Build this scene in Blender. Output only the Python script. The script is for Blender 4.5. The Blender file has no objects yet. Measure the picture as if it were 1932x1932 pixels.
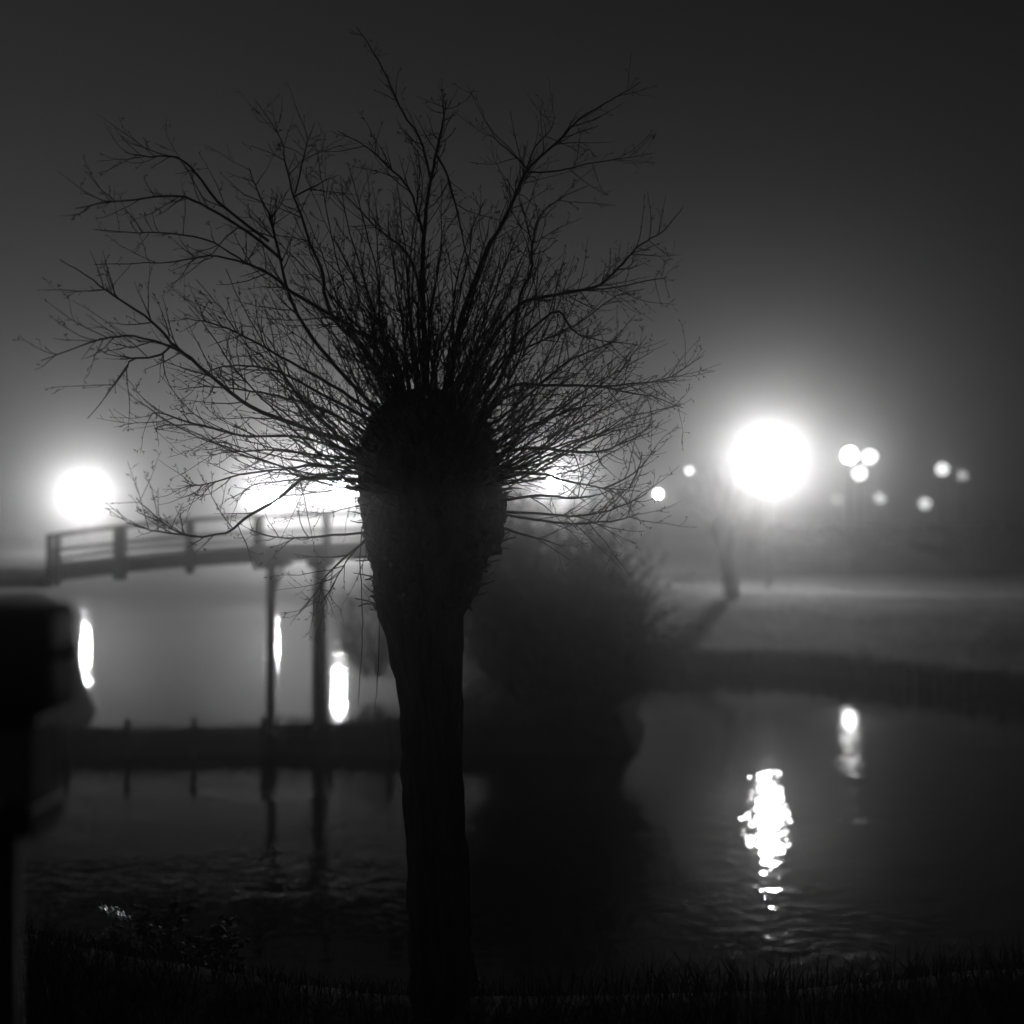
import bpy, bmesh, math, random
import numpy as np
from mathutils import Vector, Matrix, noise

# ------------------------------------------------------------------ camera, world, exposure
SC = bpy.context.scene
COL = SC.collection
FPX, CX, HOR, CAMZ = 2010.0, 966.0, 985.0, 4.2      # focal length and horizon in 1932-px units, eye height above water

cam_d = bpy.data.cameras.new('camera')
cam = bpy.data.objects.new('camera', cam_d)
COL.objects.link(cam)
cam.location = (0, 0, CAMZ)
cam.rotation_euler = (math.radians(90), 0, 0)
cam_d.sensor_width = 36
cam_d.lens = 36 * FPX / 1932
cam_d.shift_y = (HOR - 966) / 1932
cam_d.clip_start, cam_d.clip_end = 0.05, 3000
cam_d.dof.use_dof = True
cam_d.dof.focus_distance = 6.1
cam_d.dof.aperture_fstop = 0.58
cam_d.dof.aperture_blades = 7
SC.camera = cam

world = bpy.data.worlds.new('World')
SC.world = world
world.use_nodes = True
wn = world.node_tree
for n in list(wn.nodes):
    wn.nodes.remove(n)
w_out = wn.nodes.new('ShaderNodeOutputWorld')
w_bg = wn.nodes.new('ShaderNodeBackground')
w_bw = wn.nodes.new('ShaderNodeRGBToBW')
w_sky = wn.nodes.new('ShaderNodeTexSky')
w_sky.sky_type = 'NISHITA'
w_sky.sun_disc = False
w_sky.sun_elevation = math.radians(-4)
w_sky.sun_rotation = math.radians(-62)
wn.links.new(w_sky.outputs[0], w_bw.inputs[0])
wn.links.new(w_bw.outputs[0], w_bg.inputs[0])
w_bg.inputs[1].default_value = 0.42
wn.links.new(w_bg.outputs[0], w_out.inputs[0])

SC.view_settings.view_transform = 'Standard'
SC.view_settings.look = 'None'
SC.view_settings.exposure = 0.0
SC.view_settings.gamma = 1.0
SC.view_settings.use_curve_mapping = False
SC.render.engine = 'CYCLES'
cy = SC.cycles
cy.use_denoising = True
cy.denoiser = 'OPENIMAGEDENOISE'
cy.max_bounces = 6
cy.volume_bounces = 1
cy.diffuse_bounces = 1
cy.glossy_bounces = 2
cy.transparent_max_bounces = 8
cy.sample_clamp_indirect = 4.0
cy.use_adaptive_sampling = True
cy.adaptive_threshold = 0.03
cy.caustics_reflective = False
cy.caustics_refractive = False

HAZE_DENSITY, HAZE_G = 0.0080, 0.935

# ------------------------------------------------------------------ helpers
R = random.Random(7)


def P(px, py, D):
    """Point that the photograph shows at (px, py), D metres away."""
    return Vector(((px - CX) / FPX * D, D, CAMZ + (HOR - py) / FPX * D))


def tag(o, label=None, cat=None, group=None, kind=None):
    if label: o['label'] = label
    if cat: o['category'] = cat
    if group: o['group'] = group
    if kind: o['kind'] = kind
    return o


def empty(name, loc, label, cat, group=None):
    o = bpy.data.objects.new(name, None)
    COL.objects.link(o)
    o.location = loc
    o.empty_display_size = 0.2
    tag(o, label, cat, group)
    return o


def link(name, me, parent=None, smooth=True):
    o = bpy.data.objects.new(name, me)
    COL.objects.link(o)
    if parent is not None:
        o.parent = parent
    return o


class MB:
    """Collects geometry in world space, then builds one mesh object."""
    def __init__(s):
        s.v, s.f = [], []

    def tube(s, pts, rad, sides=5, cap=True):
        n = len(pts)
        if n < 2: return
        b = len(s.v)
        up = None
        for i in range(n):
            t = (pts[min(i + 1, n - 1)] - pts[max(i - 1, 0)])
            if t.length < 1e-9: t = Vector((0, 0, 1))
            t.normalize()
            if up is None:
                up = Vector((0, 0, 1)) if abs(t.z) < 0.9 else Vector((0, 1, 0))
            a = t.cross(up)
            if a.length < 1e-6: a = t.orthogonal()
            a.normalize()
            c = a.cross(t)
            up = c
            r = rad[i]
            for k in range(sides):
                w = 2 * math.pi * k / sides
                s.v.append(pts[i] + a * (math.cos(w) * r) + c * (math.sin(w) * r))
        for i in range(n - 1):
            for k in range(sides):
                k2 = (k + 1) % sides
                s.f.append((b + i * sides + k, b + i * sides + k2, b + (i + 1) * sides + k2, b + (i + 1) * sides + k))
        if cap:
            s.f.append(tuple(b + k for k in range(sides))[::-1])
            s.f.append(tuple(b + (n - 1) * sides + k for k in range(sides)))

    def box(s, c, size, rot=None):
        b = len(s.v)
        h = [d / 2 for d in size]
        for x, y, z in ((-1, -1, -1), (1, -1, -1), (1, 1, -1), (-1, 1, -1), (-1, -1, 1), (1, -1, 1), (1, 1, 1), (-1, 1, 1)):
            p = Vector((x * h[0], y * h[1], z * h[2]))
            if rot is not None: p = rot @ p
            s.v.append(Vector(c) + p)
        for q in ((0, 3, 2, 1), (4, 5, 6, 7), (0, 1, 5, 4), (1, 2, 6, 5), (2, 3, 7, 6), (3, 0, 4, 7)):
            s.f.append(tuple(b + i for i in q))

    def lathe(s, c, prof, sides=16):
        b = len(s.v)
        for r, z in prof:
            for k in range(sides):
                w = 2 * math.pi * k / sides
                s.v.append(Vector((c[0] + r * math.cos(w), c[1] + r * math.sin(w), c[2] + z)))
        for i in range(len(prof) - 1):
            for k in range(sides):
                k2 = (k + 1) % sides
                s.f.append((b + i * sides + k, b + i * sides + k2, b + (i + 1) * sides + k2, b + (i + 1) * sides + k))
        s.f.append(tuple(b + k for k in range(sides))[::-1])
        s.f.append(tuple(b + (len(prof) - 1) * sides + k for k in range(sides)))

    def tri(s, a, b_, c):
        b = len(s.v)
        s.v += [a, b_, c]
        s.f.append((b, b + 1, b + 2))

    def quad(s, a, b_, c, d):
        b = len(s.v)
        s.v += [a, b_, c, d]
        s.f.append((b, b + 1, b + 2, b + 3))

    def build(s, name, mat, parent=None, smooth=True, bevel=0.0, origin=None):
        off = Vector((0, 0, 0))
        if parent is not None:
            off = parent.location.copy()
            pp = parent.parent
            while pp is not None:
                off += pp.location
                pp = pp.parent
        elif origin is not None:
            off = Vector(origin)
        me = bpy.data.meshes.new(name)
        me.from_pydata([tuple(p - off) for p in s.v], [], s.f)
        if mat is not None: me.materials.append(mat)
        if smooth:
            me.polygons.foreach_set('use_smooth', [True] * len(me.polygons))
        me.update()
        o = link(name, me, parent)
        if parent is None and origin is not None:
            o.location = origin
        if bevel > 0:
            m = o.modifiers.new('bevel', 'BEVEL')
            m.width, m.segments, m.limit_method = bevel, 2, 'ANGLE'
        return o


def catmull(pts, n):
    """n+1 evenly stepped points on a Catmull-Rom curve."""
    p = [pts[0] * 2 - pts[1]] + list(pts) + [pts[-1] * 2 - pts[-2]]
    m = len(pts) - 1
    out = []
    for i in range(n + 1):
        u = i / n * m
        k = min(int(u), m - 1)
        t = u - k
        a, b, c, d = p[k], p[k + 1], p[k + 2], p[k + 3]
        out.append(0.5 * ((2 * b) + (c - a) * t + (2 * a - 5 * b + 4 * c - d) * t * t + (3 * b - a - 3 * c + d) * t ** 3))
    return out


def rvec(s=1.0):
    return Vector((R.gauss(0, s), R.gauss(0, s), R.gauss(0, s)))


# ------------------------------------------------------------------ materials
def new_mat(name):
    m = bpy.data.materials.new(name)
    m.use_nodes = True
    nt = m.node_tree
    return m, nt, nt.nodes['Principled BSDF']


def grey_mat(name, lo, hi, scale=4.0, rough=0.85, bump=0.3, bdist=0.01, stretch=(1, 1, 1), spec=0.3, detail=6):
    m, nt, bs = new_mat(name)
    tc = nt.nodes.new('ShaderNodeTexCoord')
    mp = nt.nodes.new('ShaderNodeMapping')
    mp.inputs['Scale'].default_value = stretch
    nz = nt.nodes.new('ShaderNodeTexNoise')
    nz.inputs['Scale'].default_value = scale
    nz.inputs['Detail'].default_value = detail
    nz.inputs['Roughness'].default_value = 0.65
    cr = nt.nodes.new('ShaderNodeValToRGB')
    cr.color_ramp.elements[0].position = 0.3
    cr.color_ramp.elements[1].position = 0.7
    cr.color_ramp.elements[0].color = (lo, lo, lo, 1)
    cr.color_ramp.elements[1].color = (hi, hi, hi, 1)
    nt.links.new(tc.outputs['Object'], mp.inputs[0])
    nt.links.new(mp.outputs[0], nz.inputs['Vector'])
    nt.links.new(nz.outputs['Fac'], cr.inputs[0])
    nt.links.new(cr.outputs[0], bs.inputs['Base Color'])
    bs.inputs['Roughness'].default_value = rough
    bs.inputs['Specular IOR Level'].default_value = spec
    if bump:
        bp = nt.nodes.new('ShaderNodeBump')
        bp.inputs['Strength'].default_value = bump
        bp.inputs['Distance'].default_value = bdist
        nt.links.new(nz.outputs['Fac'], bp.inputs['Height'])
        nt.links.new(bp.outputs[0], bs.inputs['Normal'])
    return m


M_BARK = grey_mat('bark', 0.06, 0.19, 9, 0.9, 1.0, 0.04, (1, 1, 0.16))
M_TWIG = grey_mat('twig_bark', 0.05, 0.10, 12, 0.7, 0.0)
M_SHRUB = grey_mat('shrub_twig', 0.035, 0.08, 5, 0.85, 0.0)
M_WOOD = grey_mat('weathered_wood', 0.10, 0.22, 3, 0.8, 0.4, 0.006, (8, 8, 1))
M_RAIL = grey_mat('rail_wood', 0.10, 0.20, 3, 0.8, 0.4, 0.006, (1, 8, 8))
M_PALE = grey_mat('pale_timber', 0.5, 0.7, 4, 0.7, 0.3, 0.006, (1, 6, 6))
M_STAKE = grey_mat('wet_stake', 0.03, 0.07, 6, 0.7, 0.5, 0.01, (4, 4, 1))
M_BOARD = grey_mat('revetment_board', 0.03, 0.08, 5, 0.75, 0.5, 0.01, (5, 5, 1))
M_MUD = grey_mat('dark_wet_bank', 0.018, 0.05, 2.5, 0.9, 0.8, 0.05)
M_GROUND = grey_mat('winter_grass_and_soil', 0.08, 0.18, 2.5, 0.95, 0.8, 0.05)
_nt = M_GROUND.node_tree                    # the soaked strip just above the water is darker soil
_ramp = [n for n in _nt.nodes if n.type == 'VALTORGB'][0]
_tc = [n for n in _nt.nodes if n.type == 'TEX_COORD'][0]
_sx = _nt.nodes.new('ShaderNodeSeparateXYZ')
_mr = _nt.nodes.new('ShaderNodeMapRange')
_mr.inputs['From Min'].default_value, _mr.inputs['From Max'].default_value = 0.42, 0.75
_mx = _nt.nodes.new('ShaderNodeMixRGB')
_mx.inputs[1].default_value = (0.035, 0.035, 0.035, 1)
_nt.links.new(_tc.outputs['Object'], _sx.inputs[0])
_nt.links.new(_sx.outputs['Z'], _mr.inputs['Value'])
_nt.links.new(_mr.outputs[0], _mx.inputs[0])
_nt.links.new(_ramp.outputs[0], _mx.inputs[2])
_nt.links.new(_mx.outputs[0], _nt.nodes['Principled BSDF'].inputs['Base Color'])
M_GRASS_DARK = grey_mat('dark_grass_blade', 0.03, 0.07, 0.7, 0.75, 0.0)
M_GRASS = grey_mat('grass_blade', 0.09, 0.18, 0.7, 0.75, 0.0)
M_LEAF = grey_mat('bramble_leaf', 0.03, 0.08, 6, 0.65, 0.0, spec=0.25)
M_PATH = grey_mat('gravel_path', 0.11, 0.20, 1.2, 0.9, 0.5, 0.01)
M_METAL = grey_mat('painted_metal', 0.03, 0.05, 8, 0.45, 0.1, 0.002, spec=0.5)
M_BOX = grey_mat('dark_box_paint', 0.025, 0.045, 5, 0.5, 0.15, 0.003, spec=0.4)
M_PILLAR = grey_mat('concrete_pillar', 0.22, 0.36, 7, 0.9, 0.5, 0.006)


def water_mat():
    m, nt, bs = new_mat('dark_water')
    bs.inputs['Base Color'].default_value = (0.006, 0.006, 0.006, 1)
    bs.inputs['Roughness'].default_value = 0.05
    bs.inputs['IOR'].default_value = 1.333
    tc = nt.nodes.new('ShaderNodeTexCoord')
    mp = nt.nodes.new('ShaderNodeMapping')
    mp.inputs['Scale'].default_value = (0.85, 1.0, 1.0)
    n1 = nt.nodes.new('ShaderNodeTexNoise')
    n1.inputs['Scale'].default_value = 1.3
    n1.inputs['Detail'].default_value = 2.0
    n2 = nt.nodes.new('ShaderNodeTexNoise')
    n2.inputs['Scale'].default_value = 6.0
    n2.inputs['Detail'].default_value = 2.0
    n3 = nt.nodes.new('ShaderNodeTexNoise')            # calm and ruffled patches
    n3.inputs['Scale'].default_value = 0.55
    n3.inputs['Detail'].default_value = 2.0
    mp3 = nt.nodes.new('ShaderNodeMapping')
    mp3.inputs['Scale'].default_value = (0.3, 1.0, 1.0)
    nt.links.new(tc.outputs['Object'], mp3.inputs[0])
    for n in (n1, n2):
        nt.links.new(mp.outputs[0], n.inputs['Vector'])
    nt.links.new(mp3.outputs[0], n3.inputs['Vector'])
    nt.links.new(tc.outputs['Object'], mp.inputs[0])
    mr = nt.nodes.new('ShaderNodeMapRange')
    mr.inputs['From Min'].default_value = 0.35
    mr.inputs['From Max'].default_value = 0.65
    mr.inputs['To Min'].default_value = 0.2
    mr.inputs['To Max'].default_value = 1.0
    nt.links.new(n3.outputs['Fac'], mr.inputs['Value'])
    sx = nt.nodes.new('ShaderNodeSeparateXYZ')          # sheltered water beyond the spit lies calmer
    nt.links.new(tc.outputs['Object'], sx.inputs[0])
    sh = nt.nodes.new('ShaderNodeMapRange')
    sh.inputs['From Min'].default_value, sh.inputs['From Max'].default_value = 17.0, 24.0
    sh.inputs['To Min'].default_value, sh.inputs['To Max'].default_value = 1.0, 0.45
    nt.links.new(sx.outputs['Y'], sh.inputs['Value'])
    mu = nt.nodes.new('ShaderNodeMath')
    mu.operation = 'MULTIPLY'
    nt.links.new(mr.outputs[0], mu.inputs[0])
    nt.links.new(sh.outputs[0], mu.inputs[1])
    b1 = nt.nodes.new('ShaderNodeBump')
    b1.inputs['Distance'].default_value = 0.016
    nt.links.new(mu.outputs[0], b1.inputs['Strength'])
    nt.links.new(n1.outputs['Fac'], b1.inputs['Height'])
    b2 = nt.nodes.new('ShaderNodeBump')
    b2.inputs['Distance'].default_value = 0.0125
    nt.links.new(mu.outputs[0], b2.inputs['Strength'])
    nt.links.new(n2.outputs['Fac'], b2.inputs['Height'])
    nt.links.new(b1.outputs[0], b2.inputs['Normal'])
    nt.links.new(b2.outputs[0], bs.inputs['Normal'])
    return m


M_WATER = water_mat()


def glow_mat(strength, lights):
    m, nt, bs = new_mat('lamp_glass')
    bs.inputs['Base Color'].default_value = (0.8, 0.8, 0.8, 1)
    bs.inputs['Emission Color'].default_value = (1, 1, 1, 1)
    bs.inputs['Emission Strength'].default_value = strength
    m.cycles.emission_sampling = 'FRONT' if lights else 'NONE'
    return m


def foil_mat():
    m, nt, bs = new_mat('crumpled_foil')
    bs.inputs['Base Color'].default_value = (0.85, 0.87, 0.9, 1)
    bs.inputs['Metallic'].default_value = 1.0
    bs.inputs['Roughness'].default_value = 0.34
    return m


# ------------------------------------------------------------------ setting: water
mb = MB()
mb.quad(Vector((-160, -5, 0)), Vector((160, -5, 0)), Vector((160, 120, 0)), Vector((-160, 120, 0)))
tag(mb.build('water', M_WATER, smooth=False), kind='structure')


# ------------------------------------------------------------------ setting: land
def poly_sd(poly, X, Y):
    """signed distance, positive inside"""
    poly = np.array(poly, float)
    d = np.full(X.shape, 1e9)
    inside = np.zeros(X.shape, bool)
    n = len(poly)
    for i in range(n):
        a, b = poly[i], poly[(i + 1) % n]
        e = b - a
        wx, wy = X - a[0], Y - a[1]
        t = np.clip((wx * e[0] + wy * e[1]) / (e @ e + 1e-12), 0, 1)
        d = np.minimum(d, np.hypot(wx - t * e[0], wy - t * e[1]))
        c = ((a[1] > Y) != (b[1] > Y)) & (X < (b[0] - a[0]) * (Y - a[1]) / (b[1] - a[1] + 1e-12) + a[0])
        inside ^= c
    return np.where(inside, d, -d)


def coords(segs):
    out = []
    for a, b, s in segs:
        n = max(1, int(round((b - a) / s)))
        out += [a + (b - a) * i / n for i in range(n)]
    out.append(segs[-1][1])
    return np.array(out)


def land(name, poly, xs, ys, hfun, amp=0.05, mat=None):
    X, Y = np.meshgrid(coords(xs), coords(ys))
    sd = poly_sd(poly, X, Y)
    wob = np.zeros_like(X)
    bump = np.zeros_like(X)
    for i in range(X.shape[0]):
        for j in range(X.shape[1]):
            if abs(sd[i, j]) < 3:
                wob[i, j] = noise.noise((X[i, j] * 0.5, Y[i, j] * 0.5, 3.1)) * 0.28
            bump[i, j] = noise.noise((X[i, j] * 0.9, Y[i, j] * 0.9, 1.7)) * amp + noise.noise((X[i, j] * 0.2, Y[i, j] * 0.2, 9.7)) * amp * 2
    sd = sd + wob
    Z = hfun(X, Y, sd)
    Z = np.where(sd > 0, np.maximum(Z + bump * np.clip(sd / 1.5, 0, 1), 0.01), np.maximum(-1.0, sd * 1.2))
    ny, nx = X.shape
    keep = sd > -1.3
    verts = np.stack([X.ravel(), Y.ravel(), Z.ravel()], 1)
    faces = []
    for i in range(ny - 1):
        for j in range(nx - 1):
            if keep[i, j] or keep[i + 1, j] or keep[i, j + 1] or keep[i + 1, j + 1]:
                k = i * nx + j
                faces.append((k, k + 1, k + nx + 1, k + nx))
    me = bpy.data.meshes.new(name)
    me.from_pydata(verts.tolist(), [], faces)
    me.materials.append(mat or M_GROUND)
    me.polygons.foreach_set('use_smooth', [True] * len(me.polygons))
    me.update()
    o = link(name, me)
    tag(o, kind='structure')
    from mathutils.bvhtree import BVHTree
    bvh = BVHTree.FromPolygons([Vector(v) for v in verts.tolist()], faces)

    def height(x, y):
        h = bvh.ray_cast(Vector((x, y, 50)), Vector((0, 0, -1)))
        return h[0].z if h[0] is not None else 0.0
    return o, height


def smooth(t):
    t = np.clip(t, 0, 1)
    return t * t * (3 - 2 * t)


NEAR_POLY = [(-60, -4), (60, -4), (60, 7.0), (14, 7.4), (6, 7.5), (2, 7.4), (-0.5, 7.3), (-2, 7.7), (-4, 8.6), (-9, 9), (-60, 9)]


def near_h(X, Y, sd):
    return 1.62 * smooth(sd / 1.5) ** 0.8


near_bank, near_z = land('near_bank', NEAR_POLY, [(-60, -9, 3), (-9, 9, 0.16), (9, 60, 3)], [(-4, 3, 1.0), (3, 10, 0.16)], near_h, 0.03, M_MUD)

FAR_POLY = [(2.3, 19.3), (2.8, 22), (3.0, 27), (3.7, 29.6), (5.0, 30.1), (8, 29.6), (11.8, 25.6), (15, 21), (30, 12), (150, 2), (150, 395), (-150, 395),
            (-150, 72), (-40, 66), (-15, 61), (-6, 52), (-2.6, 42), (-1.6, 32), (-1.2, 25), (-1.8, 21.3), (-5, 20.3), (-8.9, 20.3),
            (-9.3, 23.5), (-12, 26), (-24, 27), (-24, 18.4), (-14, 19.0), (-5, 19.15), (0, 19.1)]


def far_h(X, Y, sd):
    revet = 0.55 + 1.18 * smooth((sd - 0.2) / 4.2)
    opp = 1.73 * smooth(sd / 6.0)
    spit = 0.40 * smooth(sd / 0.45)
    wr = smooth((Y - 23.5) / 3.0) * smooth((X + 1.0) / 2.0)
    wr = np.maximum(wr, smooth((X - 3.2) / 0.8))
    back = smooth((Y - 38) / 8)
    base = spit * (1 - wr) + np.where(sd > 0.12, revet, 0.0) * wr
    base = np.where(sd > 0, base, 0) * (1 - back) + opp * back
    left = smooth((-9.0 - X) / 1.5) * smooth((Y - 19.0) / 1.2) * smooth((27 - Y) / 3) * (Y < 28)   # dike that carries the left bridge end
    right = np.exp(-(((X - 1.0) / 1.0) ** 2 + ((Y - 21.2) / 1.3) ** 2)) * smooth(sd / 0.8)
    return base + left * 2.2 + right * 2.5


far_bank, far_z = land('far_bank', FAR_POLY,
                       [(-150, -24, 6), (-24, -12, 0.8), (-12, 16, 0.28), (16, 40, 1.0), (40, 150, 6)],
                       [(2, 17, 3.0), (17, 36, 0.28), (36, 72, 1.0), (72, 395, 12)], far_h, 0.05)

# gravel path on the far bank, under the big lamp
mb = MB()
pts = [(4.2, 47), (6.0, 41.5), (9, 37.6), (13, 36.0), (18, 35.6), (26, 36.5), (40, 39)]
cp = catmull([Vector((a, b, 0)) for a, b in pts], 48)
for i in range(len(cp) - 1):
    q = []
    for p, t in ((cp[i], cp[min(i + 1, 47)] - cp[max(i - 1, 0)]), (cp[i + 1], cp[min(i + 2, 48)] - cp[i])):
        nrm = Vector((-t.y, t.x, 0)).normalized()
        for s in (-0.9, 0.9):
            a = p + nrm * s
            q.append(Vector((a.x, a.y, far_z(a.x, a.y) + 0.035)))
    mb.quad(q[0], q[2], q[3], q[1])
tag(mb.build('path', M_PATH), kind='structure')


# ------------------------------------------------------------------ the pollard willow in front
TREE_D = 6.0
PROFILE = [(738, 765, 850), (752, 740, 875), (780, 706, 905), (820, 690, 926), (860, 680, 937), (900, 683, 944), (940, 685, 949), (980, 688, 950),
           (1010, 692, 948), (1032, 697, 940), (1060, 705, 917), (1090, 708, 905), (1120, 711, 895), (1142, 708, 884), (1165, 716, 866),
           (1200, 731, 863), (1240, 737, 865), (1290, 750, 868), (1350, 760, 868), (1400, 765, 868), (1500, 771, 869), (1600, 775, 873),
           (1700, 778, 880), (1800, 779, 890), (1860, 774, 902), (1900, 764, 918), (1960, 748, 940)]
tree_base = P(835, 1875, TREE_D)
tree_base.z = near_z(tree_base.x, tree_base.y)
willow = empty('pollard_willow', tree_base, 'bare pollard willow with swollen head and spreading shoots on the near bank', 'tree')


def prof_at(y):
    for (a, l0, r0), (b, l1, r1) in zip(PROFILE, PROFILE[1:]):
        if a <= y <= b:
            t = (y - a) / (b - a)
            return l0 + (l1 - l0) * t, r0 + (r1 - r0) * t
    return PROFILE[-1][1:] if y > PROFILE[-1][0] else PROFILE[0][1:]


def build_trunk():
    mb = MB()
    rows, segs = 210, 96
    y0, y1 = 738, 1960
    scale = TREE_D / FPX
    for i in range(rows + 1):
        y = y0 + (y1 - y0) * i / rows
        l, r = prof_at(y)
        c = P((l + r) / 2, y, TREE_D)
        hw = (r - l) / 2 * scale
        headness = 1 / (1 + math.exp((y - 1110) / 35))
        for k in range(segs):
            w = 2 * math.pi * k / segs
            ca, sa = math.cos(w), math.sin(w)
            q = Vector((ca * 1.4, sa * 1.4, c.z * 1.6))
            ridge = 1 - abs(noise.noise(Vector((ca * 3.1 + c.z * 0.5, sa * 3.1, c.z * 0.9 + 5)))) * 2
            ridge2 = 1 - abs(noise.noise(Vector((ca * 7.5, sa * 7.5 + c.z * .8, c.z * 1.8 + 1)))) * 2
            lump = noise.noise(q * 2.2) * 0.55 + noise.noise(q * 5.0) * 0.35 + noise.noise(q * 11) * 0.25
            d = (1 - headness) * (0.034 * ridge + 0.020 * ridge2 - 0.024 + 0.032 * noise.noise(q * 1.5) + 0.012 * noise.noise(q * 5)) + headness * (0.08 * lump + 0.014 * ridge2 - 0.014)
            rr = max(0.02, hw + d)
            mb.v.append(Vector((c.x + ca * rr, c.y + sa * rr * 0.95, c.z + 0.02 * headness * noise.noise(q * 4))))
    for i in range(rows):
        for k in range(segs):
            k2 = (k + 1) % segs
            mb.f.append((i * segs + k, (i + 1) * segs + k, (i + 1) * segs + k2, i * segs + k2))
    mb.f.append(tuple(range(segs)))
    return mb.build('trunk', M_BARK, willow)


build_trunk()

# stubs, burrs and short dead shoots that roughen the head
mb = MB()
for i in range(800):
    y = R.uniform(742, 1160)
    l, r = prof_at(y)
    w = R.uniform(0, 2 * math.pi)
    hw = (r - l) / 2 * TREE_D / FPX * 0.97
    c = P((l + r) / 2, y, TREE_D)
    p = Vector((c.x + math.cos(w) * hw, c.y + math.sin(w) * hw, c.z))
    d = (Vector((math.cos(w), math.sin(w), R.uniform(-0.1, 0.9))) + rvec(0.25)).normalized()
    n = R.choice((0.02, 0.03, 0.04, 0.05, 0.08, 0.12))
    r0 = R.uniform(0.004, 0.014) if n < 0.06 else R.uniform(0.003, 0.006)
    mb.tube([p - d * 0.02, p + d * n * 0.6 + rvec(0.004), p + d * n + rvec(0.008)], [r0 * 1.2, r0, r0 * 0.55], 5)
for i in range(130):                       # old cut knuckles and burrs
    y = R.uniform(750, 1150)
    l, r = prof_at(y)
    w = R.uniform(0, 2 * math.pi)
    hw = (r - l) / 2 * TREE_D / FPX * 0.95
    c = P((l + r) / 2, y, TREE_D)
    p = Vector((c.x + math.cos(w) * hw, c.y + math.sin(w) * hw, c.z))
    d = (Vector((math.cos(w), math.sin(w), R.uniform(-0.5, 0.7))) + rvec(0.3)).normalized()
    r0 = R.uniform(0.016, 0.042) * (1.0 if y < 1040 else 0.6)
    mb.tube([p - d * 0.03, p + d * r0 * 0.5, p + d * r0 * 0.95 + rvec(.006), p + d * r0 * 1.25 + rvec(.006)], [r0 * 1.25, r0 * 1.05, r0 * 0.75, r0 * 0.3], 8)
tag(mb.build('stubs', M_BARK, willow), kind='stuff')

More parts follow.
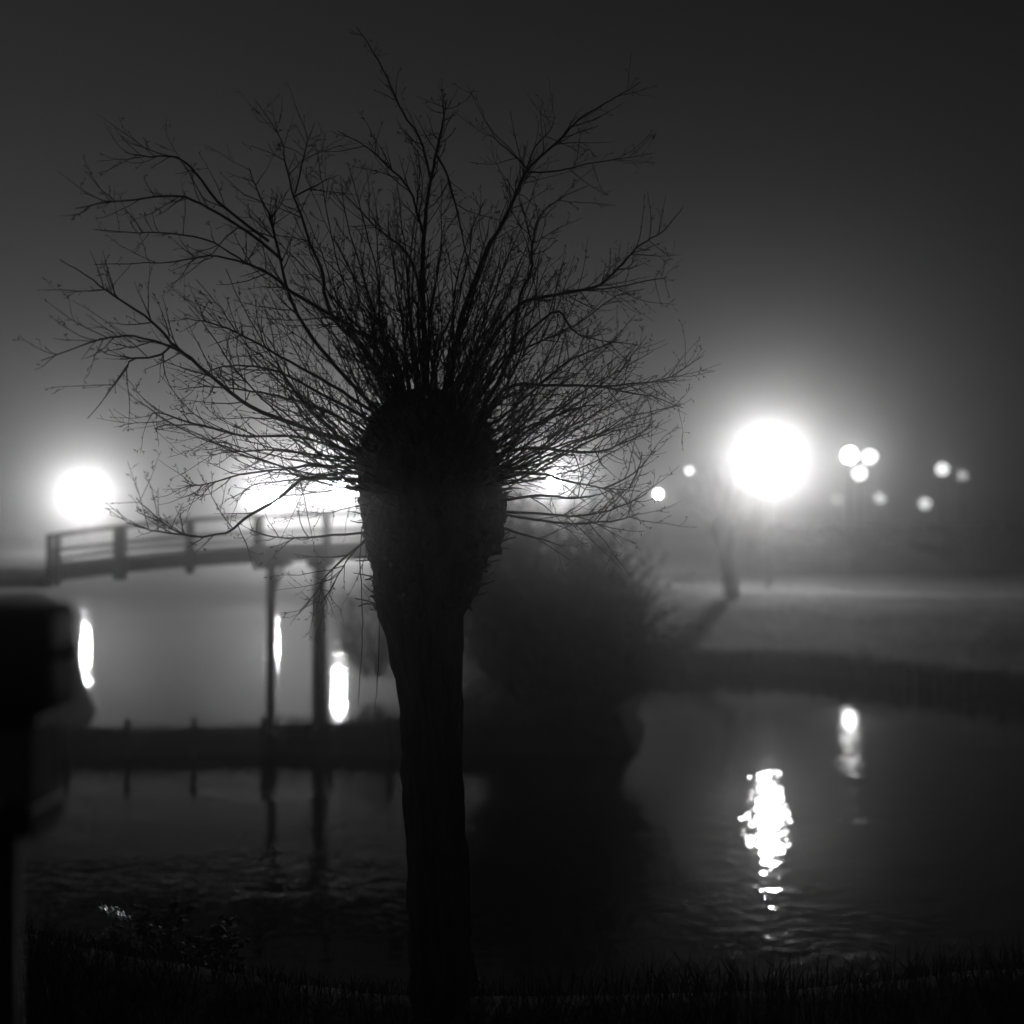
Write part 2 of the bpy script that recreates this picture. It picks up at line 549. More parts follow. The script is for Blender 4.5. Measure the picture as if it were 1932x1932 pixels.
LIMBS = [  # traced shoots: ([px points], base radius px, depth at tip)
    ([(690, 850), (600, 815), (480, 772), (429, 734), (357, 675), (325, 647), (277, 599), (217, 559), (173, 527), (113, 490)], 6.0, 5.4),
    ([(345, 665), (301, 645), (249, 635), (209, 635), (157, 651), (77, 681)], 3.0, 5.2),
    ([(325, 650), (301, 671), (249, 679), (237, 699), (209, 734), (165, 790)], 2.8, 5.5),
    ([(760, 720), (733, 655), (669, 623), (633, 599), (557, 555), (517, 523), (469, 499), (397, 483), (317, 495), (177, 499)], 6.5, 6.5),
    ([(469, 499), (457, 491), (397, 455), (317, 439), (249, 439), (177, 433)], 3.2, 6.8),
    ([(737, 760), (689, 662), (637, 611), (613, 559), (609, 519), (585, 459), (573, 419), (553, 367), (537, 299), (529, 259), (481, 187)], 6.0, 6.9),
    ([(557, 365), (577, 279), (593, 231)], 2.6, 6.9),
    ([(557, 370), (608, 343), (637, 331)], 2.2, 6.5),
    ([(720, 780), (637, 695), (577, 619), (541, 543), (517, 439), (505, 399), (485, 359), (469, 315)], 5.2, 5.5),
    ([(533, 491), (469, 439), (405, 399), (357, 375), (301, 371), (197, 383), (141, 393)], 3.6, 5.2),
    ([(507, 455), (417, 387), (377, 335), (353, 310), (325, 295), (277, 295), (235, 287)], 3.4, 5.6),
    ([(805, 770), (801, 639), (797, 519), (801, 439), (809, 359), (825, 279), (837, 219), (843, 187)], 7.5, 6.3),
    ([(811, 335), (793, 263), (757, 207), (717, 119), (673, 51)], 3.4, 6.7),
    ([(800, 445), (789, 411), (773, 359), (733, 315), (689, 275), (637, 247)], 3.4, 5.9),
    ([(800, 620), (777, 491), (717, 435), (677, 395), (641, 355)], 4.0, 6.9),
    ([(822, 290), (845, 330), (862, 400), (880, 480), (893, 520)], 2.8, 5.8),
    ([(835, 775), (868, 611), (896, 531), (920, 467), (952, 415), (976, 359), (996, 319), (1056, 263), (1096, 223), (1156, 187), (1208, 155)], 6.8, 6.6),
    ([(994, 318), (972, 295), (940, 267), (925, 245)], 2.4, 6.3),
    ([(995, 314), (1008, 279), (1036, 247), (1048, 220)], 2.8, 6.4),
    ([(994, 326), (1048, 323), (1120, 307), (1232, 289)], 2.6, 6.8),
    ([(900, 790), (952, 695), (972, 623), (976, 587), (984, 551), (1004, 507), (1004, 471), (992, 415), (984, 379)], 5.2, 5.4),
    ([(1004, 463), (1016, 411), (1056, 375), (1110, 350)], 2.6, 5.3),
    ([(860, 770), (905, 680), (976, 579), (1056, 555), (1128, 539), (1176, 495), (1208, 463), (1252, 435), (1288, 391)], 5.6, 6.6),
    ([(1085, 548), (1140, 545), (1220, 530), (1260, 522)], 2.4, 6.7),
    ([(880, 790), (925, 720), (976, 650), (1048, 587), (1080, 623), (1116, 639), (1204, 651)], 4.2, 5.5),
    ([(900, 800), (960, 730), (1056, 727), (1136, 729), (1196, 723), (1256, 715), (1328, 671)], 4.8, 6.4),
    ([(1130, 729), (1190, 742), (1230, 748), (1290, 770)], 2.4, 6.2),
    ([(930, 912), (975, 895), (1023, 895), (1071, 907), (1131, 919), (1211, 928)], 5.0, 5.6),
    ([(1187, 921), (1208, 873), (1211, 852)], 2.2, 5.6),
    ([(1140, 921), (1175, 905), (1212, 878), (1230, 850)], 2.2, 5.5),
    ([(925, 862), (999, 844), (1071, 852), (1131, 852), (1167, 840), (1203, 823), (1237, 792)], 4.0, 6.3),
    ([(940, 945), (1023, 935), (1083, 940), (1131, 933), (1170, 915)], 3.4, 6.5),
    ([(940, 965), (1023, 969), (1083, 974), (1143, 964), (1191, 947), (1220, 931)], 3.2, 5.7),
    ([(940, 968), (1023, 983), (1095, 988), (1167, 981), (1206, 967)], 3.2, 5.3),
    ([(935, 992), (1011, 1015), (1059, 1029)], 3.0, 5.7),
    ([(930, 890), (980, 880), (1030, 850), (1095, 785), (1131, 758)], 4.0, 6.2),
    ([(690, 890), (589, 900), (557, 913), (525, 942), (477, 968), (445, 993), (423, 1006), (365, 1012), (327, 999), (285, 967), (257, 939)], 4.6, 5.3),
    ([(370, 1012), (301, 1003), (237, 987)], 2.4, 5.1),
    ([(690, 884), (600, 878), (541, 884), (461, 894), (378, 916), (343, 907)], 3.6, 6.3),
    ([(690, 860), (621, 839), (557, 823), (461, 823), (397, 807), (365, 801), (301, 804), (296, 816)], 4.2, 6.2),
    ([(420, 812), (359, 798), (314, 782), (288, 779), (280, 793)], 2.6, 6.0),
    ([(700, 1004), (605, 1012), (525, 1015), (471, 1000)], 3.0, 5.6),
    ([(710, 1015), (685, 1024), (621, 1079), (589, 1127), (563, 1159)], 3.6, 5.4),
    ([(705, 1000), (660, 1050), (625, 1110), (605, 1140)], 2.6, 6.4),
    ([(700, 905), (621, 903), (560, 905), (477, 916), (445, 948)], 3.2, 6.6),
    ([(700, 870), (610, 860), (520, 850), (430, 853), (395, 860)], 3.6, 6.5),
    ([(700, 820), (600, 770), (500, 742), (400, 730), (335, 735)], 4.2, 6.5),
    ([(720, 790), (640, 735), (560, 690), (470, 640), (400, 610), (345, 600)], 4.6, 5.7),
    ([(715, 800), (610, 745), (520, 700), (430, 690), (360, 715)], 4.0, 6.2),
    ([(880, 780), (930, 690), (985, 660), (1090, 610), (1160, 560), (1215, 545)], 3.6, 6.9),
    ([(915, 810), (980, 760), (1060, 690), (1120, 660), (1170, 640)], 3.6, 5.2),
    ([(925, 840), (1010, 800), (1090, 770), (1140, 762)], 3.2, 5.6),
    ([(690, 940), (680, 1040), (684, 1180), (676, 1330)], 1.6, 6.4),
    ([(700, 1000), (716, 1100), (714, 1240), (708, 1340)], 1.5, 6.2),
]


def add_twigs(mb, pts, rad, dens, lmax, lvl, lift=0.35):
    """side shoots along a polyline"""
    n = len(pts)
    total = sum((pts[i + 1] - pts[i]).length for i in range(n - 1))
    cnt = max(1, int(total * dens * R.uniform(0.8, 1.2)))
    for _ in range(cnt):
        u = R.random() ** 0.8 * 0.86 + 0.12
        k = min(int(u * (n - 1)), n - 2)
        t = u * (n - 1) - k
        p = pts[k].lerp(pts[k + 1], t)
        r = rad[k] + (rad[k + 1] - rad[k]) * t
        tan = (pts[k + 1] - pts[k]).normalized()
        side = tan.cross(rvec(1)).normalized()
        d = (tan * R.uniform(0.6, 1.2) + side * R.uniform(0.45, 1.35)).normalized()
        L = lmax * (0.25 + 0.75 * R.random()) * (1.05 - 0.55 * u)
        r0 = min(r * 0.75, R.uniform(0.0016, 0.0032) + 0.0008 * (2 - lvl))
        m = 5 if lvl < 2 else 3
        q, rr = [p], [r0]
        for i in range(m):
            d = (d + Vector((0, 0, lift * 0.16)) + rvec(0.11)).normalized()
            q.append(q[-1] + d * (L / m))
            rr.append(r0 + (0.0011 - r0) * ((i + 1) / m))
        mb.tube(q, rr, 3, False)
        if R.random() < 0.55:                     # bud or catkin at a joint
            b = q[R.randrange(1, len(q))]
            dd = (d + rvec(0.5)).normalized()
            mb.tube([b, b + dd * 0.008, b + dd * 0.018], [0.0012, 0.0027, 0.0007], 4, False)
        if lvl < 2:
            add_twigs(mb, q, rr, 11.0 if lvl == 0 else 9, L * 0.45, lvl + 1, lift)


def branch(pts, r0, r1, dens, lmax, lift=0.35):
    mb = MB()
    n = max(8, int(sum((pts[i + 1] - pts[i]).length for i in range(len(pts) - 1)) / 0.055))
    q = catmull(pts, n)
    for i in range(1, n):
        q[i] = q[i] + rvec(0.002)
    rad = [r1 + (r0 - r1) * (1 - i / n) ** 0.85 for i in range(n + 1)]
    mb.tube(q, rad, 6 if r0 > 0.01 else 4, False)
    add_twigs(mb, q, rad, dens, lmax, 0, lift)
    return mb.build('branch', M_TWIG, willow)


for pl, wpx, tipD in LIMBS:
    x0, y0 = pl[0]
    inhead = 680 < x0 < 950 and y0 > 700
    d0 = TREE_D + R.uniform(-0.15, 0.1) if inhead else TREE_D + (tipD - TREE_D) * 0.6
    n = len(pl)
    pts = [P(px, py, d0 + (tipD - d0) * (i / (n - 1))) for i, (px, py) in enumerate(pl)]
    sc = TREE_D / FPX
    drooping = wpx < 2 and pl[-1][1] > 1200
    branch(pts, wpx * sc * 0.82, 0.0020, 1.0 if drooping else 15, 0.10 if drooping else 0.58, -0.4 if drooping else 0.35)

# further shoots that fill the crown on every side
for i in range(240):
    az = R.uniform(0, 2 * math.pi)
    elev = math.radians(R.choice((R.uniform(2, 38), R.uniform(10, 60), R.uniform(35, 85))))
    ypx = 1000 - 240 * max(0, min(1, (math.degrees(elev) + 15) / 80)) + R.uniform(-15, 15)
    l, r = prof_at(ypx)
    hw = (r - l) / 2 * TREE_D / FPX * 0.85
    c = P((l + r) / 2, ypx, TREE_D)
    d = Vector((math.cos(az) * math.cos(elev), math.sin(az) * math.cos(elev), math.sin(elev)))
    k = hw * (1 if math.degrees(elev) < 45 else R.random())
    p = c + Vector((math.cos(az), math.sin(az), 0)) * k
    L = R.uniform(0.55, 1.5) * (1.0 + 0.1 * math.sin(elev))
    if abs(math.sin(az)) > 0.7: L *= 0.85
    if math.cos(az) > 0.5: L = min(L, 1.15)
    pts = [p]
    lift = R.uniform(0.0, 0.22)
    for j in range(7):
        d = (d + Vector((0, 0, lift * 0.5)) + rvec(0.11)).normalized()
        pts.append(pts[-1] + d * (L / 7))
    branch(pts, R.uniform(0.004, 0.008), 0.0018, 11.0, 0.38)


# ------------------------------------------------------------------ bare shrubs
def shrub(name, label, centre_px, D, halfw, height, base_z, stems, group=None, seed=1, lean=0.0, leafy=9000, ydepth=1.0):
    rr = random.Random(seed)
    base = Vector(((centre_px - CX) / FPX * D, D, base_z))
    root = empty(name, base, label, 'shrub', group)
    st, tw = MB(), MB()
    tips = []
    for i in range(stems):
        az = rr.uniform(0, 2 * math.pi)
        s = math.sqrt(rr.random())
        out = Vector((math.cos(az) * halfw * s, math.sin(az) * halfw * ydepth * s, 0))
        top = base + out + Vector((lean * 1.0, 0, height * (1 - 0.45 * s * s) * rr.uniform(0.75, 1.0)))
        top.x += lean * s * 0.2
        p0 = base + out * 0.35
        mid = p0.lerp(top, 0.5) + out * 0.25
        q = catmull([p0, mid, top], 8)
        q = [a + Vector((rr.gauss(0, .02), rr.gauss(0, .02), 0)) for a in q]
        st.tube(q, [0.028 * (1 - 0.85 * k / 8) for k in range(9)], 4, False)
        for _ in range(34):
            k = rr.randrange(1, 9)
            p = q[k]
            d = Vector((rr.gauss(0, 0.6), rr.gauss(0, 0.6), rr.uniform(0.1, 1.0))).normalized()
            L = rr.uniform(0.25, 1.0) * height / 4.5
            e = p + d * L
            e2 = e + (d + Vector((rr.gauss(0, .4), rr.gauss(0, .4), rr.gauss(0, .3)))).normalized() * L * 0.6
            tw.tube([p, e, e2], [0.009, 0.006, 0.003], 3, False)
            tips.append((p, e, e2))
    for i in range(leafy):
        p, e, e2 = tips[rr.randrange(len(tips))]
        a = p.lerp(e, rr.random()) if rr.random() < 0.5 else e.lerp(e2, rr.random())
        d = Vector((rr.gauss(0, 1), rr.gauss(0, 1), rr.gauss(-0.2, 0.8))).normalized()
        n = d.cross(Vector((rr.gauss(0, 1), rr.gauss(0, 1), rr.gauss(0, 1)))).normalized()
        l = rr.uniform(0.05, 0.13)
        tw.quad(a, a + d * l * .5 + n * l * .22, a + d * l, a + d * l * .5 - n * l * .22)
    tag(st.build('stems', M_SHRUB, root), kind='stuff')
    tag(tw.build('twigs', M_SHRUB, root, smooth=False), kind='stuff')
    return root


shrub('bare_shrub', 'large dark twiggy shrub on the bank directly right of the willow trunk', 1085, 20.2, 1.95, 4.1, 0.5, 95, seed=3, lean=-0.5, leafy=13000, ydepth=0.5)
shrub('bare_shrub', 'tall thin shrub tangled at the bridge end behind the willow head', 985, 22.6, 0.9, 4.6, 0.6, 30, seed=9, leafy=2500)
shrub('bare_shrub', 'hazy grey shrub at the water edge below the bridge left of the willow trunk', 716, 26.5, 1.1, 2.6, 0.35, 22, seed=11, leafy=900)

# ------------------------------------------------------------------ footbridge
BD = 20.9                                   # distance of the near railing


def rail_top_px(x):
    return 964 + 44 * (abs(x - 800) / 710.0) ** 2.5


u = BD / FPX
bx = lambda px: (px - CX) * u
bridge = empty('footbridge', Vector((bx(550), BD + 0.7, 0.3)), 'arched timber footbridge with railings on tall piles over the water', 'footbridge')
BW = 1.5
ends = (88, 1010)


def strip(name, mat, dpx0, dpx1, y0, y1, nseg=46, parent=bridge):
    """curved beam following the arch; dpx measured down from the rail top line"""
    mb = MB()
    xs = [ends[0] + (ends[1] - ends[0]) * i / nseg for i in range(nseg + 1)]
    for px in xs:
        for dp, y in ((dpx0, y0), (dpx0, y1), (dpx1, y1), (dpx1, y0)):
            z = CAMZ + (HOR - rail_top_px(px) - dp) * u
            mb.v.append(Vector((bx(px), y, z)))
    for i in range(nseg):
        b = i * 4
        for k in range(4):
            k2 = (k + 1) % 4
            mb.f.append((b + k, b + 4 + k, b + 4 + k2, b + k2))
    mb.f.append((0, 1, 2, 3))
    e = nseg * 4
    mb.f.append((e + 3, e + 2, e + 1, e))
    return mb.build(name, mat, parent, smooth=False, bevel=0.008)


for side, y in ((0, BD), (1, BD + BW)):
    if side == 1:
        strip('edge_beam', M_RAIL, 64, 92, y - 0.06, y + 0.06)
        continue
    strip('top_rail', M_RAIL, 0, 8, y - 0.05, y + 0.05)
    strip('middle_rail', M_RAIL, 31, 38, y - 0.025, y + 0.025)
    strip('middle_rail', M_RAIL, 45, 52, y - 0.025, y + 0.025)
    strip('edge_beam', M_RAIL, 64, 92, y - 0.06, y + 0.06)
    for px, w in ((98, 10), (113, 9), (230, 23), (361, 15), (490, 18), (618, 15), (745, 20), (870, 16), (995, 18)):
        mb = MB()
        t = rail_top_px(px)
        z1 = CAMZ + (HOR - t - 2) * u
        z0 = CAMZ + (HOR - t - (104 if w > 14 else 100)) * u
        mb.box((bx(px), y - (0.10 if side == 0 else -0.10), (z0 + z1) / 2), (w * u, 0.09, z1 - z0))
        mb.build('railing_post', M_WOOD, bridge, smooth=False, bevel=0.008)
plank_me = None
n_pl = 58
for i in range(n_pl):
    px = ends[0] + 8 + (ends[1] - ends[0] - 16) * i / (n_pl - 1)
    z = CAMZ + (HOR - rail_top_px(px) - 60.5) * u
    if plank_me is None:
        mb = MB()
        mb.box((0, 0, 0), (0.148, BW + 0.2, 0.036))
        plank_me = bpy.data.meshes.new('plank')
        plank_me.from_pydata([tuple(a) for a in mb.v], [], mb.f)
        plank_me.materials.append(M_WOOD)
    o = link('plank', plank_me, bridge)
    o.location = Vector((bx(px), BD + BW / 2, z + R.uniform(-.004, .004))) - bridge.location
    sl = (rail_top_px(px + 5) - rail_top_px(px - 5)) / 10
    o.rotation_euler = (0, math.atan(sl), R.uniform(-.01, .01))
for px0, px1, w0, w1, dy in ((512, 511, 17, 18, 0.25), (602, 604, 23, 33, 0.15), (848, 848, 20, 22, 0.2)):
    y = BD - dy + 0.4
    k = y / FPX
    gx, gz = (px1 - CX) * k, -0.6
    z1 = CAMZ + (HOR - rail_top_px(px0) - 88) * u
    mb = MB()
    top, bot = Vector(((px0 - CX) * k, y, z1)), Vector((gx, y, gz))
    pts = [bot.lerp(top, t / 10) for t in range(11)]
    pts = [p + Vector((noise.noise(p * 0.8) * 0.012, 0, 0)) for p in pts]
    mb.tube(pts, [(w1 + (w0 - w1) * t / 10) / 2 * k for t in range(11)], 14)
    pile = mb.build('pile', M_WOOD, bridge)
    mb = MB()
    mb.box((top.x - 0.03, BD + BW / 2 - 0.05, z1 - 0.09), (0.30, BW + 0.15, 0.16))
    mb.build('cap_beam', M_WOOD, pile, smooth=False, bevel=0.01)
    mb = MB()
    mb.tube([Vector((top.x - 0.02, y + 0.05, z1 - 0.75)), Vector((top.x - 0.02, BD + BW - 0.1, z1 - 0.12))], [0.05, 0.05], 6)
    mb.build('brace', M_WOOD, pile)
# pale timber beam where the bridge meets the left dike
mb = MB()
mb.box((bx(30), BD - 0.12, CAMZ - (1096 - HOR) * u), (1.35, 0.16, 0.25))
mb.build('landing_beam', M_PALE, bridge, smooth=False, bevel=0.015)
mb = MB()
mb.box((bx(30), BD + BW / 2 + 0.05, CAMZ - (1081 - HOR) * u), (1.4, BW, 0.05))
mb.build('landing_board', M_WOOD, bridge, smooth=False, bevel=0.006)


# ------------------------------------------------------------------ street lamps
def lamp(px, py, D, watts, label, globe_r=0.17, emis=60, name='street_lamp', group='street lamps in the fog', heads=None, ground=None):
    c = P(px, py, D)
    gz = far_z(c.x, c.y) if ground is None else ground
    root = empty(name, Vector((c.x, c.y, gz)), label, 'street lamp', group)
    mb = MB()
    H = c.z - gz - globe_r
    mb.lathe((c.x, c.y, gz), [(0.10, -0.1), (0.10, 0.5), (0.085, 0.56), (0.055, 0.62), (0.04, max(0.7, H - 0.08)), (0.07, max(0.72, H - 0.05)), (0.07, max(0.75, H))], 14)
    mb.build('post', M_METAL, root)
    for dx in (heads or (0.0,)):
        hc = c + Vector((dx, 0, 0))
        if heads:
            mb = MB()
            a = Vector((c.x, c.y, hc.z - globe_r - 0.12))
            b = Vector((hc.x, hc.y, hc.z - globe_r - 0.02))
            mb.tube([a, a.lerp(b, .6) + Vector((0, 0, .03)), b], [0.03] * 3, 8)
            mb.build('arm', M_METAL, root)
        mb = MB()
        mb.lathe((hc.x, hc.y, hc.z), [(max(.004, globe_r * math.sin(math.pi * k / 8)), -globe_r * math.cos(math.pi * k / 8)) for k in range(9)], 12)
        globe = mb.build('globe', glow_mat(watts / len(heads or (0,)) / (4 * math.pi ** 2 * globe_r ** 2), watts > 200), root)
        mb = MB()
        z = globe_r * 1.04
        mb.lathe((hc.x, hc.y, hc.z + z), [(globe_r * 0.95, 0.0), (globe_r * 0.9, 0.03), (globe_r * 0.3, 0.09), (0.015, 0.15)], 18)
        mb.build('cap', M_METAL, globe)
    return root


lamp(1450, 869, 38.9, 2650, 'brightest street lamp, beside the small leaning pollard on the right bank', 0.26)
lamp(160, 934, 88, 4900, 'street lamp glowing in the fog at the far left above the bridge end', 0.28)
lamp(515, 937, 94, 5200, 'street lamp behind the bridge railing, left one of the two by the willow head', 0.28)
lamp(640, 919, 68, 4800, 'street lamp behind the bridge railing, right one of the two and nearest the willow head', 0.26)
lamp(1045, 908, 58, 1900, 'street lamp shining through the shoots right of the willow head', 0.2)
lamp(1242, 932, 100, 230, 'faint low lamp between the willow shoots and the brightest lamp', 0.25, 30)
lamp(1301, 888, 200, 190, 'small high lamp just left of the brightest lamp', 0.5, 4)
lamp(1603, 859, 69, 260, 'street lamp next right of the brightest lamp, left half of a close pair', 0.42)
lamp(1641, 862, 130, 190, 'far street lamp, right half of the close pair right of the brightest lamp', 0.75)
lamp(1622, 893, 92, 60, 'small lamp seen just under the close pair of lamps', 0.5, 4)
lamp(1778, 885, 110, 45, 'distant lamp near the right edge, brighter of its pair', 0.6, 1.6)
lamp(1816, 897, 125, 14, 'distant dim lamp near the right edge, dimmer of its pair', 0.6, 0.5)
lamp(1745, 950, 112, 25, 'low distant lamp near the right edge, rightmost of the low row', 0.6, 0.9)
lamp(1660, 940, 118, 18, 'low distant lamp in the middle of the low row at right', 0.55, 0.8)
lamp(1580, 943, 122, 10, 'low distant lamp nearest the brightest lamp in the low row', 0.5, 0.5)

# ------------------------------------------------------------------ small leaning pollard on the right bank
WD = 34.5
wb = P(1381, 1131, WD)
wb.z = far_z(wb.x, wb.y)
pollard = empty('pollard_willow', wb, 'small leaning pollard willow beside the brightest lamp on the far bank', 'tree')
mb = MB()
path = [(1384, 1137, 16), (1379, 1110, 14.5), (1373, 1075, 14), (1368, 1045, 15), (1365, 1030, 19), (1363, 1012, 23), (1362, 994, 24), (1362, 980, 20), (1362, 972, 11)]
cen = catmull([P(a, b, WD) for a, b, _ in path], 40)
rd = catmull([Vector((w, 0, 0)) for _, _, w in path], 40)
cen[0].z = wb.z - 0.05
mb.tube([c + Vector((noise.noise(c * 3) * .02, 0, 0)) for c in cen], [r.x * WD / FPX * (1 + 0.12 * noise.noise(c * 5)) for r, c in zip(rd, cen)], 18)
mb.build('trunk', M_BARK, pollard)
mb = MB()
hc = P(1361, 985, WD)
for i in range(46):
    d = Vector((R.gauss(0, .8), R.gauss(0, .8), R.uniform(0.3, 1.6))).normalized()
    q = [hc + d * 0.2]
    L = R.uniform(0.8, 2.0)
    for k in range(5):
        d = (d + Vector((0, 0, 0.08)) + rvec(0.08)).normalized()
        q.append(q[-1] + d * L / 5)
    mb.tube(q, [0.014 * (1 - k / 6.5) for k in range(6)], 4, False)
    for _ in range(4):
        a = q[R.randrange(1, 5)]
        e = (d + rvec(0.5)).normalized()
        mb.tube([a, a + e * 0.3, a + e * 0.55 + Vector((0, 0, .05))], [0.007, 0.005, 0.003], 3, False)
tag(mb.build('crown', M_TWIG, pollard), kind='stuff')

# ------------------------------------------------------------------ revetment boards along the right bank
revet = empty('bank_revetment', Vector((5, 29.9, 0)), 'low dark timber board edging along the far right waterline', 'revetment')
line = [Vector((a, b, 0)) for a, b in ((2.95, 25.4), (3.1, 27.4), (3.6, 29.2), (4.7, 29.88), (6.4, 29.78), (8, 29.45), (9.9, 27.6), (11.6, 25.6), (13.4, 23.1), (15, 20.9), (18, 18.9))]
dense = catmull(line, 400)
acc, last, spots = 0.0, dense[0], []
for a in dense[1:]:
    acc += (a - last).length
    if acc > 0.235:
        spots.append((a, (a - last).normalized()))
        acc = 0.0
    last = a
for i, (a, t) in enumerate(spots):
    if R.random() < 0.06: continue
    h = 0.50 + R.uniform(-0.16, 0.12)
    mb = MB()
    rot = Matrix.Rotation(math.atan2(t.y, t.x) + R.uniform(-.04, .04), 3, 'Z') @ Matrix.Rotation(R.uniform(-.09, .09), 3, 'Y')
    mb.box((a.x + R.uniform(-.02, .02), a.y - 0.12 + R.uniform(-.02, .02), h / 2 - 0.25), (0.222, 0.05, h + 0.5), rot)
    mb.build('board', M_BOARD, revet, smooth=False)

# ------------------------------------------------------------------ stakes on the spit
STAKE_WORDS = ['leftmost, beside the box', 'second from left', 'third from left', 'just left of the thinner bridge pile',
               'just right of the thicker bridge pile', 'nearest the willow trunk']
for (px, top), wd in zip(((126, 1362), (240, 1357), (365, 1353), (497, 1353), (624, 1372), (735, 1350)), STAKE_WORDS):
    y = 18.98
    x = (px - CX) / FPX * y
    zt = CAMZ + (HOR - top) / FPX * y
    o = MB()
    ln = R.uniform(-.03, .03)
    pts = [Vector((x + ln * (k / 5 - 1), y, -0.5 + (zt + 0.5) * k / 5)) for k in range(6)]
    o.tube(pts, [0.06, 0.06, 0.058, 0.056, 0.054, 0.045], 9)
    st = o.build('bank_stake', M_STAKE, origin=(x, y, 0))
    tag(st, 'dark wooden stake on the low spit, ' + wd, 'stake', 'stakes along the low spit')

# ------------------------------------------------------------------ dark hedge beyond the right bank
mb = MB()
hr = random.Random(5)
hb = Vector((22, 52, 1.6))
hedge = empty('hedge', hb, 'long dark hedge behind the path at the far right', 'hedge')
core = MB()
xs = [11.6 + i * 0.9 for i in range(44)]
hpts = [Vector((x, 52 + 0.06 * (x - 12.5) + math.sin(x * .3) * .4, 0)) for x in xs]
for i in range(26000):
    k = hr.random() * (len(hpts) - 1)
    j = int(k)
    p = hpts[j].lerp(hpts[j + 1], k - j)
    rise = min(1, (k + 2) / 3)
    hgt = (2.3 + 0.2 * noise.noise(Vector((p.x * .35, 0, 2)))) * rise
    z = far_z(p.x, p.y) + hr.random() * hgt
    p = Vector((p.x, p.y + hr.gauss(0, .38), z))
    d = Vector((hr.gauss(0, 1), hr.gauss(0, 1), hr.gauss(0.3, 1))).normalized()
    n = d.cross(Vector((hr.gauss(0, 1), hr.gauss(0, 1), hr.gauss(0, 1)))).normalized()
    l = hr.uniform(0.12, 0.26)
    mb.quad(p, p + d * l * .5 + n * l * .3, p + d * l, p + d * l * .5 - n * l * .3)
tag(mb.build('foliage', M_SHRUB, hedge, smooth=False), kind='stuff')

# ------------------------------------------------------------------ grass
def grass(name, label, area, zf, count, lo, hi, wide, seed, test=None, mat=None):
    rr = random.Random(seed)
    mb = MB()
    n = 0
    while n < count:
        x, y = rr.uniform(area[0], area[1]), rr.uniform(area[2], area[3])
        if test and not test(x, y, rr): continue
        n += 1
        z = zf(x, y)
        if z < 0.06: continue
        cl = 0.6 + 0.7 * max(0, noise.noise(Vector((x * .8, y * .8, 4.4))) + 0.3)
        h = rr.uniform(lo, hi) * cl
        a = rr.uniform(0, 6.283)
        w = Vector((math.cos(a), math.sin(a), 0)) * wide
        ln = Vector((rr.gauss(0, .45), rr.gauss(0, .45), 0)) * h
        p = Vector((x, y, z - 0.01))
        m = p + ln * 0.35 + Vector((0, 0, h * 0.6))
        mb.quad(p - w, p + w, m + w * .7, m - w * .7)
        mb.tri(m - w * .7, m + w * .7, p + ln + Vector((0, 0, h)))
    o = mb.build(name, mat or M_GRASS, smooth=False)
    return tag(o, label, 'grass', kind='stuff')


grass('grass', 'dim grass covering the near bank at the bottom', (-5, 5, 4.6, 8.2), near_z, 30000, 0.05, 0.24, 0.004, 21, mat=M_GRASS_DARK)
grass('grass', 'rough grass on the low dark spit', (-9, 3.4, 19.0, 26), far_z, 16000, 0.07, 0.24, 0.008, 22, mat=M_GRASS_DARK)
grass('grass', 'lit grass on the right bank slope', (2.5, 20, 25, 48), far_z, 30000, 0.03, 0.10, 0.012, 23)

mb = MB()
rr = random.Random(77)
for i in range(5200):                       # reeds and hanging grass along the board edging
    a, t = spots[rr.randrange(len(spots))]
    if noise.noise(Vector((a.x * 0.9, a.y * 0.9, 2.2))) < rr.uniform(-0.35, 0.25): continue
    n = Vector((t.y, -t.x, 0))
    p = a + t * rr.uniform(-.2, .2) + n * rr.uniform(-0.28, 0.22)
    p.z = rr.uniform(-0.02, 0.4)
    h = rr.uniform(0.15, 0.5)
    w = Vector((rr.gauss(0, 1), rr.gauss(0, 1), 0)).normalized() * 0.011
    ln = Vector((rr.gauss(0, .3), rr.gauss(0, .3), 0)) * h
    m_ = p + ln * .3 + Vector((0, 0, h * .6))
    mb.quad(p - w, p + w, m_ + w * .7, m_ - w * .7)
    mb.tri(m_ - w * .7, m_ + w * .7, p + ln + Vector((0, 0, h * rr.uniform(.7, 1.0))))
tag(mb.build('reeds', M_SHRUB, smooth=False), 'dark reeds and hanging grass along the far right waterline', 'reeds', kind='stuff')

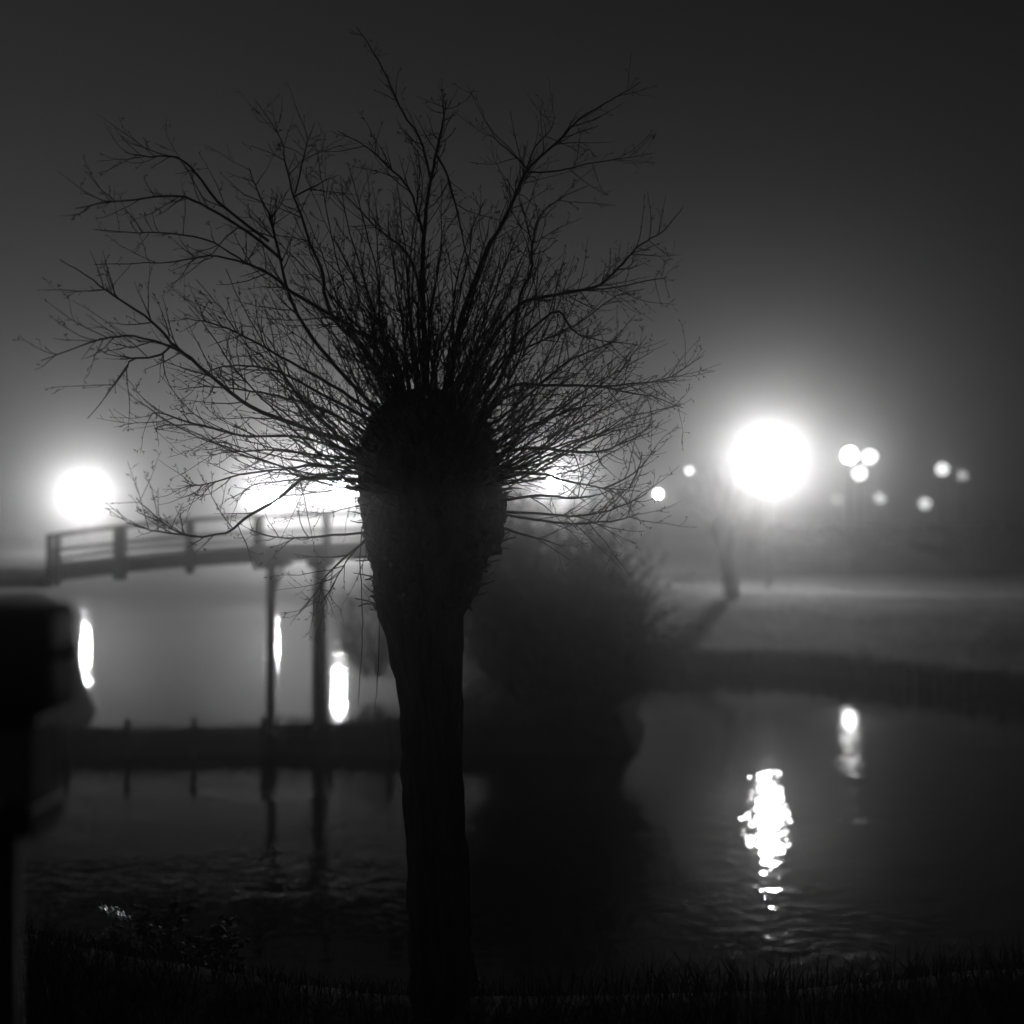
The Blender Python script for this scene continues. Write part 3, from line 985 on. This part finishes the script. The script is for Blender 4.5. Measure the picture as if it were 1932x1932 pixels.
# ------------------------------------------------------------------ bramble with foil
br = random.Random(31)
bb = P(300, 1840, 6.9)
bb.z = near_z(bb.x, bb.y)
bramble = empty('bramble_bush', bb, 'low leafy bramble at the bottom left of the near bank', 'bramble')
st, lf = MB(), MB()
for i in range(60):
    a = br.uniform(0, 6.283)
    s = math.sqrt(br.random())
    p0 = bb + Vector((math.cos(a) * .35 * s, math.sin(a) * .25 * s, -0.03))
    tip = bb + Vector((math.cos(a) * .62 * s + br.gauss(0, .08), math.sin(a) * .4 * s, br.uniform(.2, .78) * (1 - .5 * s)))
    q = catmull([p0, p0.lerp(tip, .6) + Vector((0, 0, .16)), tip], 8)
    st.tube(q, [.005 * (1 - .7 * k / 8) for k in range(9)], 4, False)
    for k in range(15):
        c = q[br.randrange(2, 9)] + Vector((br.gauss(0, .03), br.gauss(0, .03), br.gauss(0, .03)))
        if abs(c.x + 2.43) < 0.17 and c.z > 1.76: continue
        d = Vector((br.gauss(0, 1), br.gauss(0, 1), br.gauss(-.2, .5))).normalized()
        n = d.cross(Vector((br.gauss(0, .5), br.gauss(0, .5), 1))).normalized()
        l = br.uniform(.04, .085)
        up = d.cross(n) * l * .12
        lf.quad(c, c + d * l * .45 + n * l * .33 + up, c + d * l, c + d * l * .45)
        lf.quad(c, c + d * l * .45, c + d * l, c + d * l * .45 - n * l * .33 + up)
tag(st.build('canes', M_TWIG, bramble), kind='stuff')
tag(lf.build('leaves', M_LEAF, bramble, smooth=False), kind='stuff')

fp = P(216, 1722, 6.1)
mb = MB()
NF = 22
for i in range(NF + 1):
    for j in range(NF + 1):
        a, b = i / NF * 2 - 1, j / NF * 2 - 1
        q = Vector((a, b, 0))
        h = 0.030 * noise.noise(q * 2.3) + 0.022 * noise.noise(q * 5.1 + Vector((0, 0, 3))) + 0.014 * R.uniform(-1, 1)
        mb.v.append(fp + Vector((a * 0.085 * (1 - 0.25 * b * b) + R.uniform(-.004, .004), b * 0.12, h * 0.8 - 0.040 * a - 0.030 * b)))
for i in range(NF):
    for j in range(NF):
        ci, cj = (i + .5) / NF * 2 - 1, (j + .5) / NF * 2 - 1
        if ci * ci + cj * cj + 0.3 * noise.noise(Vector((ci * 3, cj * 3, 7))) > 0.95: continue
        k0 = i * (NF + 1) + j
        mb.f.append((k0, k0 + NF + 1, k0 + NF + 2))
        mb.f.append((k0, k0 + NF + 2, k0 + 1))
fo = mb.build('crumpled_foil', foil_mat(), smooth=False, origin=fp)
sm = fo.modifiers.new('thickness', 'SOLIDIFY')
sm.thickness = 0.0015
tag(fo, 'crumpled pale foil caught in the bramble at bottom left', 'foil')

# ------------------------------------------------------------------ dark box on a pale pillar, close to the camera on the left
KD = 2.4
k = KD / FPX
box_base = P(58, 1500, KD)
box_base.z = near_z(box_base.x, KD)
cab = empty('post_box', box_base, 'dark box with rounded top on a paler pillar at the left edge', 'box')
xc = (44 - CX) * k
zt, zb = CAMZ + (HOR - 1136) * k, CAMZ + (HOR - 1345) * k
bm = bmesh.new()
bmesh.ops.create_cube(bm, size=1)
for v in bm.verts:
    v.co = Vector((v.co.x * 158 * k, v.co.y * 0.18, v.co.z * (zt - zb)))
bmesh.ops.bevel(bm, geom=[e for e in bm.edges], offset=0.034, segments=5, profile=0.5, affect='EDGES')
me = bpy.data.meshes.new('housing')
bm.to_mesh(me)
bm.free()
me.materials.append(M_BOX)
me.polygons.foreach_set('use_smooth', [True] * len(me.polygons))
o = link('housing', me, cab)
o.location = Vector((xc, KD, (zt + zb) / 2)) - cab.location
mb = MB()
mb.tube([P(118, 1232, KD), P(134, 1230, KD), P(150, 1221, KD)], [0.016, 0.012, 0.007], 8)
mb.build('latch', M_METAL, o)
mb = MB()
mb.box((xc, KD, CAMZ + (HOR - 1356) * k), (110 * k, 0.17, 24 * k))
mb.build('collar', M_BOX, cab, smooth=False, bevel=0.008)
mb = MB()
zp = CAMZ + (HOR - 1368.5) * k
zq = CAMZ + (HOR - 1509) * k
mb.box((xc, KD, (zp + zq) / 2), (78 * k, 0.15, zp - zq))
mb.build('pillar', M_PILLAR, cab, smooth=False, bevel=0.02)
mb = MB()
mb.tube([Vector((xc - 0.045, KD, box_base.z - 0.1)), Vector((xc - 0.045, KD, zq - 0.06))], [0.036, 0.034], 16)
mb.build('support_post', M_BOX, cab)
mb = MB()
mb.box((xc, KD, CAMZ + (HOR - 1536) * k), (92 * k, 0.17, 54 * k))
mb.build('band', M_BOX, cab, smooth=False, bevel=0.008)

# ------------------------------------------------------------------ the fog
mb = MB()
mb.box((0, 195, 7.0), (330, 430, 18.0))
haze = mb.build('haze', None, smooth=False)
m = bpy.data.materials.new('night_fog')
m.use_nodes = True
nt = m.node_tree
for n in list(nt.nodes):
    nt.nodes.remove(n)
mo = nt.nodes.new('ShaderNodeOutputMaterial')
pv = nt.nodes.new('ShaderNodeVolumePrincipled')
pv.inputs['Color'].default_value = (0.92, 0.92, 0.92, 1)
pv.inputs['Density'].default_value = HAZE_DENSITY
pv.inputs['Anisotropy'].default_value = HAZE_G
nt.links.new(pv.outputs[0], mo.inputs['Volume'])
haze.data.materials.append(m)
tag(haze, 'pale night fog filling the air over the water and banks', 'fog', kind='stuff')
